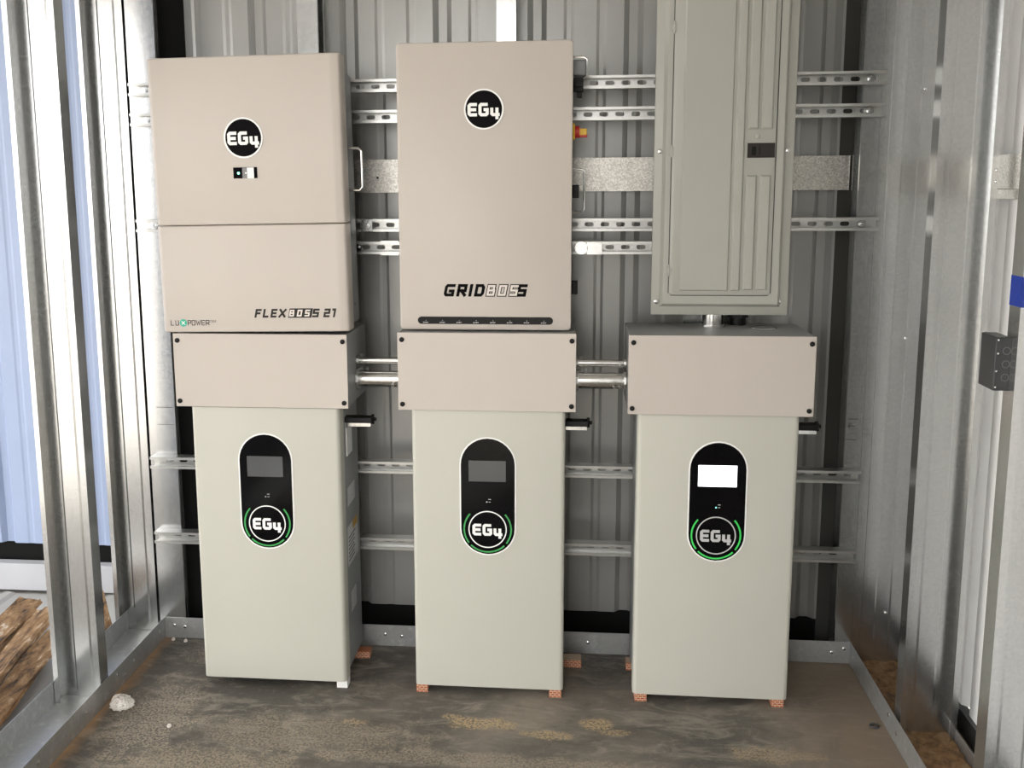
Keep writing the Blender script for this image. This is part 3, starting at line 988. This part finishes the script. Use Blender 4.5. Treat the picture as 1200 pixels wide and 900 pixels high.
# ------------------------------------------------------------------ battery cabinets
def battery(label, x0, x1, z0, z1, lit, dcx, lever):
    y = -0.325
    t = thing('battery_cabinet', label, 'battery', ((x0 + x1) / 2, -0.185, z0), 'battery cabinets standing in a row')
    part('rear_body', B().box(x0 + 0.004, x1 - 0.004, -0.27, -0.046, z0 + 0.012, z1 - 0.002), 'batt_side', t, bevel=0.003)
    # front shell with rounded vertical edges
    r = 0.014
    pr = [(x0, -0.268)]
    for k in range(6):
        a = math.radians(180 + 18 * k)
        pr.append((x0 + r + r * math.cos(a), y + r + r * math.sin(a)))
    for k in range(6):
        a = math.radians(270 + 18 * k)
        pr.append((x1 - r + r * math.cos(a), y + r + r * math.sin(a)))
    pr.append((x1, -0.268))
    part('front_shell', B().prism(pr, 'z', z0, z1), 'battery', t, smooth=True)
    # capsule display
    cx, hw, za, zb_ = dcx, 0.0885, 0.475, 0.858

    def caps(rr, y0, th):
        pts = []
        for zc, a0 in ((zb_ - hw, 0), (za + hw, 180)):
            for k in range(17):
                an = math.radians(a0 + 180 * k / 16)
                pts.append((cx + rr * math.cos(an), zc + rr * math.sin(an)))
        return B().prism(pts, 'y', y0, y0 - th)
    d = part('display', caps(hw, y, 0.0015), 'print_white', t, 'white rim of the display')
    f = part('display_face', caps(hw - 0.0045, y - 0.0015, 0.0010), 'gloss_black', d)
    yf = y - 0.0025
    part('screen', B().box(cx - 0.0595, cx + 0.0565, yf - 0.0006, yf, 0.716, 0.783), 'lcd_on' if lit else 'lcd', d, 'lit white screen' if lit else 'unlit grey screen')
    lz = 0.5605
    part('logo_disc', B().disc(cx - 0.001, yf, lz, 0.057, 0.0004, 48), 'gloss_black', d)
    part('logo_ring', B().ring(cx - 0.001, yf - 0.0004, lz, 0.0570, 0.0605, 0.0005), 'print_silver' if lit else 'print_white', d)
    part('lettering', maker_mark(B(), cx - 0.001, yf - 0.0006, lz, 0.0585), 'print_silver' if lit else 'print_white', d)
    for a0, a1 in ((138, 217), (225, 315), (-37, 42)):
        part('light_arc', B().ring(cx - 0.001, yf, lz, 0.0715, 0.0765, 0.0005, a0, a1, 20), 'green' if lit else 'green_print', d)
    part('status_light', B().disc(cx - 0.003, yf, 0.650, 0.0022, 0.0005, 10), 'led' if lit else 'print_silver', d)
    part('caption', B().box(cx + 0.002, cx + 0.010, yf - 0.0004, yf, 0.6575, 0.6595).box(cx + 0.003, cx + 0.009, yf - 0.0004, yf, 0.6490, 0.6508), 'print_silver', d)
    # side lever with a knurled end near the top
    zl = 0.880
    b = B().prism([(-0.205, zl + 0.014), (-0.235, zl + 0.012), (-0.238, zl - 0.004), (-0.200, zl - 0.002)], 'x', x1 - 0.006, x1 + lever)
    lv = part('side_lever', b, 'black', t, bevel=0.002)
    part('lever_plate', B().box(x1 - 0.006, x1 + lever - 0.004, -0.236, -0.204, zl - 0.017, zl - 0.006), 'steel', lv)
    kn = B()
    for k in range(5):
        a = 2 * math.pi * k / 5
        kn.rod([(x1 + lever, -0.22, zl + 0.004), (x1 + lever, -0.22 + 0.016 * math.cos(a), zl + 0.004 + 0.016 * math.sin(a))], 0.0052, 6)
    kn.rod([(x1 + lever - 0.010, -0.22, zl + 0.004), (x1 + lever + 0.012, -0.22, zl + 0.004)], 0.006, 8)
    part('lever_knob', kn, 'black', lv)
    # visible side details
    xs = x1 - 0.004
    part('breaker', B().box(xs - 0.002, xs + 0.004, -0.225, -0.150, 0.760, 0.855), 'print_white', t)
    part('side_recess', B().box(xs, xs + 0.0007, -0.222, -0.115, 0.588, 0.650), 'sticker', t)
    sk = part('rating_sticker', B().box(xs, xs + 0.0006, -0.236, -0.085, 0.385, 0.520), 'sticker', t, 'printed silver sticker')
    part('sticker_band', B().box(xs + 0.0006, xs + 0.0010, -0.160, -0.090, 0.492, 0.520), 'amber', sk)
    for i in range(7):
        part('print_line', B().box(xs + 0.0006, xs + 0.0009, -0.225, -0.15 + 0.05 * random.random(), 0.400 + i * 0.013, 0.404 + i * 0.013), 'print_dark', sk)
    part('side_recess', B().box(xs, xs + 0.0007, -0.205, -0.130, 0.215, 0.285), 'sticker', t)
    return t


battery('battery cabinet with a dark display, standing below the split-cover inverter', -0.9677, -0.4891, 0.0250, 0.940, False, -0.7320, 0.085)
battery('battery cabinet with a dark display, standing between the other two cabinets', -0.2606, 0.2163, 0.0275, 0.942, False, -0.0225, 0.072)
battery('battery cabinet with a lit white screen, standing below the breaker panel', 0.4366, 0.9168, 0.0270, 0.939, True, 0.6815, 0.075)

# shim blocks under the cabinets
for lab, x0, x1, y0, y1, h, mt in (
        ('small brick-patterned block under the front corner of the middle cabinet nearest the inverter side', -0.2590, -0.2210, -0.322, -0.27, 0.0275, 'brick'),
        ('small brick-patterned block under the front corner of the middle cabinet nearest the lit screen', 0.1720, 0.2110, -0.322, -0.27, 0.0275, 'brick'),
        ('small brick-patterned block under the lit-screen cabinet, at its front corner facing the middle cabinet', 0.4440, 0.4820, -0.322, -0.27, 0.0270, 'brick'),
        ('small brick-patterned block under the lit-screen cabinet, at its front corner facing the white wall', 0.8700, 0.9080, -0.322, -0.27, 0.0270, 'brick'),
        ('small brick-patterned block sticking out behind the middle cabinet in its shadow', 0.1900, 0.2760, -0.112, -0.065, 0.0275, 'brick'),
        ('small brick-patterned block peeking out beneath the rear of the inverter-side cabinet', -0.5100, -0.4560, -0.105, -0.065, 0.0250, 'brick'),
        ('small brick-patterned block just showing behind the lit-screen cabinet near its rear', 0.4270, 0.4700, -0.115, -0.070, 0.0270, 'brick'),
        ('small white foot pad under the front corner of the inverter-side cabinet', -0.5240, -0.4880, -0.318, -0.275, 0.0250, 'white')):
    nm = 'shim_block' if mt == 'brick' else 'foot_pad'
    solo(nm, B().box(x0, x1, y0, y1, 0.0, h), mt, lab, 'block' if mt == 'brick' else 'pad', bevel=0.0015)

# ------------------------------------------------------------------ things on the side frames
jb = thing('junction_box', 'small dark metal junction box on the stud with blue tape', 'junction box', (1.19, -1.0, 1.17))
part('box', B().box(1.166, 1.200, -1.058, -0.975, 1.172, 1.292), 'jbox', jb, bevel=0.002)
for z in (1.202, 1.232, 1.262):
    part('knockout', B().ring(1.190, -1.058, z, 0.0075, 0.0084, 0.0006, 0, 360, 20), 'body', jb)
for x, z in ((1.171, 1.286), (1.172, 1.256), (1.171, 1.216), (1.171, 1.180)):
    shared('screw', 'jb_screw', screw_head(0.0022, 0.001), 'steel', jb, (x, -1.058, z))
solo('masking_tape', B().box(1.1978, 1.1999, -1.0895, -1.032, 1.362, 1.428).box(1.1978, 1.2135, -1.0905, -1.0885, 1.362, 1.428), 'tape',
     'strip of blue masking tape wrapped on the stud at the picture edge', 'tape')

# plaster chip, washer and crumbs on the floor
pc = B()
pc.rod([(-1.180, -0.490, 0.0), (-1.180, -0.490, 0.012), (-1.178, -0.488, 0.026), (-1.176, -0.486, 0.030)], [0.036, 0.038, 0.028, 0.012], 9)
solo('plaster_chip', pc, 'chip', 'white plaster chip lying on the floor near the bright studs', 'debris', wobble=0.004)
solo('washer', B().rod([(1.157 + 0.012 * math.cos(math.radians(a)), -0.415 + 0.012 * math.sin(math.radians(a)), 0.003) for a in range(0, 361, 20)], 0.003, 6, cap=False), 'jbox',
     'small dark washer lying on the floor beside the dirty track', 'washer')
for i, (x, y) in enumerate(((-0.98, -0.60), (-1.15, -0.03), (-1.20, -0.02))):
    solo('crumb', B().rod([(x, y, 0), (x, y, 0.006), (x, y, 0.009)], [0.007, 0.006, 0.003], 6), 'chip',
         ('tiny white crumb on the open floor by the inverter-side cabinet', 'tiny white crumb in the rear corner by the floor track', 'tiny pale crumb wedged against the rear corner of the floor track')[i], 'debris', wobble=0.001)

# scrap wood outside the open stud row
rs_ = B().sheet([(x, -0.090 + d * .4) for x, d in ribbed(-2.9, -1.56, -1.7, 0.23)], 0.001, 'y', -1.1, 0.54)
solo('roofing_sheet', rs_, 'skin', 'grey ribbed metal sheet lying on the ground under the scrap wood', 'metal sheet')


def plank(label, p0, p1, w, h, roll_=0.0):
    p0, p1 = Vector(p0), Vector(p1)
    d = (p1 - p0)
    L = d.length
    b = B().box(-w / 2, w / 2, 0, L, -h / 2, h / 2)
    q = d.to_track_quat('Y', 'Z').to_matrix().to_4x4()
    M = Matrix.Translation(p0) @ q @ Matrix.Rotation(roll_, 4, 'Y')
    b.v = [tuple(M @ Vector(v)) for v in b.v]
    solo('scrap_plank', b, 'wood', label, 'plank', wobble=0.006)


plank('weathered scrap plank farthest from the track, outermost of the pile', (-1.80, -0.60, 0.005), (-1.90, 0.26, 0.005), 0.09, 0.022, 0.10)
plank('weathered scrap plank in the middle of the pile beside the bright studs', (-1.66, -0.62, -0.005), (-1.77, 0.14, 0.02), 0.08, 0.022, -0.15)
plank('weathered scrap plank nearest the track in the pile beside the bright studs', (-1.575, -0.66, -0.035), (-1.665, 0.02, -0.01), 0.075, 0.022, 0.2)
plank('dark scrap plank lying lowest underneath the others in the pile', (-1.73, -0.60, -0.045), (-1.84, 0.24, -0.04), 0.10, 0.022, 0.05)
plank('splintered brown scrap stick leaning between the two bright studs', (-1.475, 0.05, -0.04), (-1.56, 0.14, 0.10), 0.035, 0.022, 0.3)
plank('short brown scrap piece lying on the ground between the two bright studs', (-1.50, -0.20, -0.055), (-1.475, -0.02, -0.055), 0.05, 0.03, 0.3)
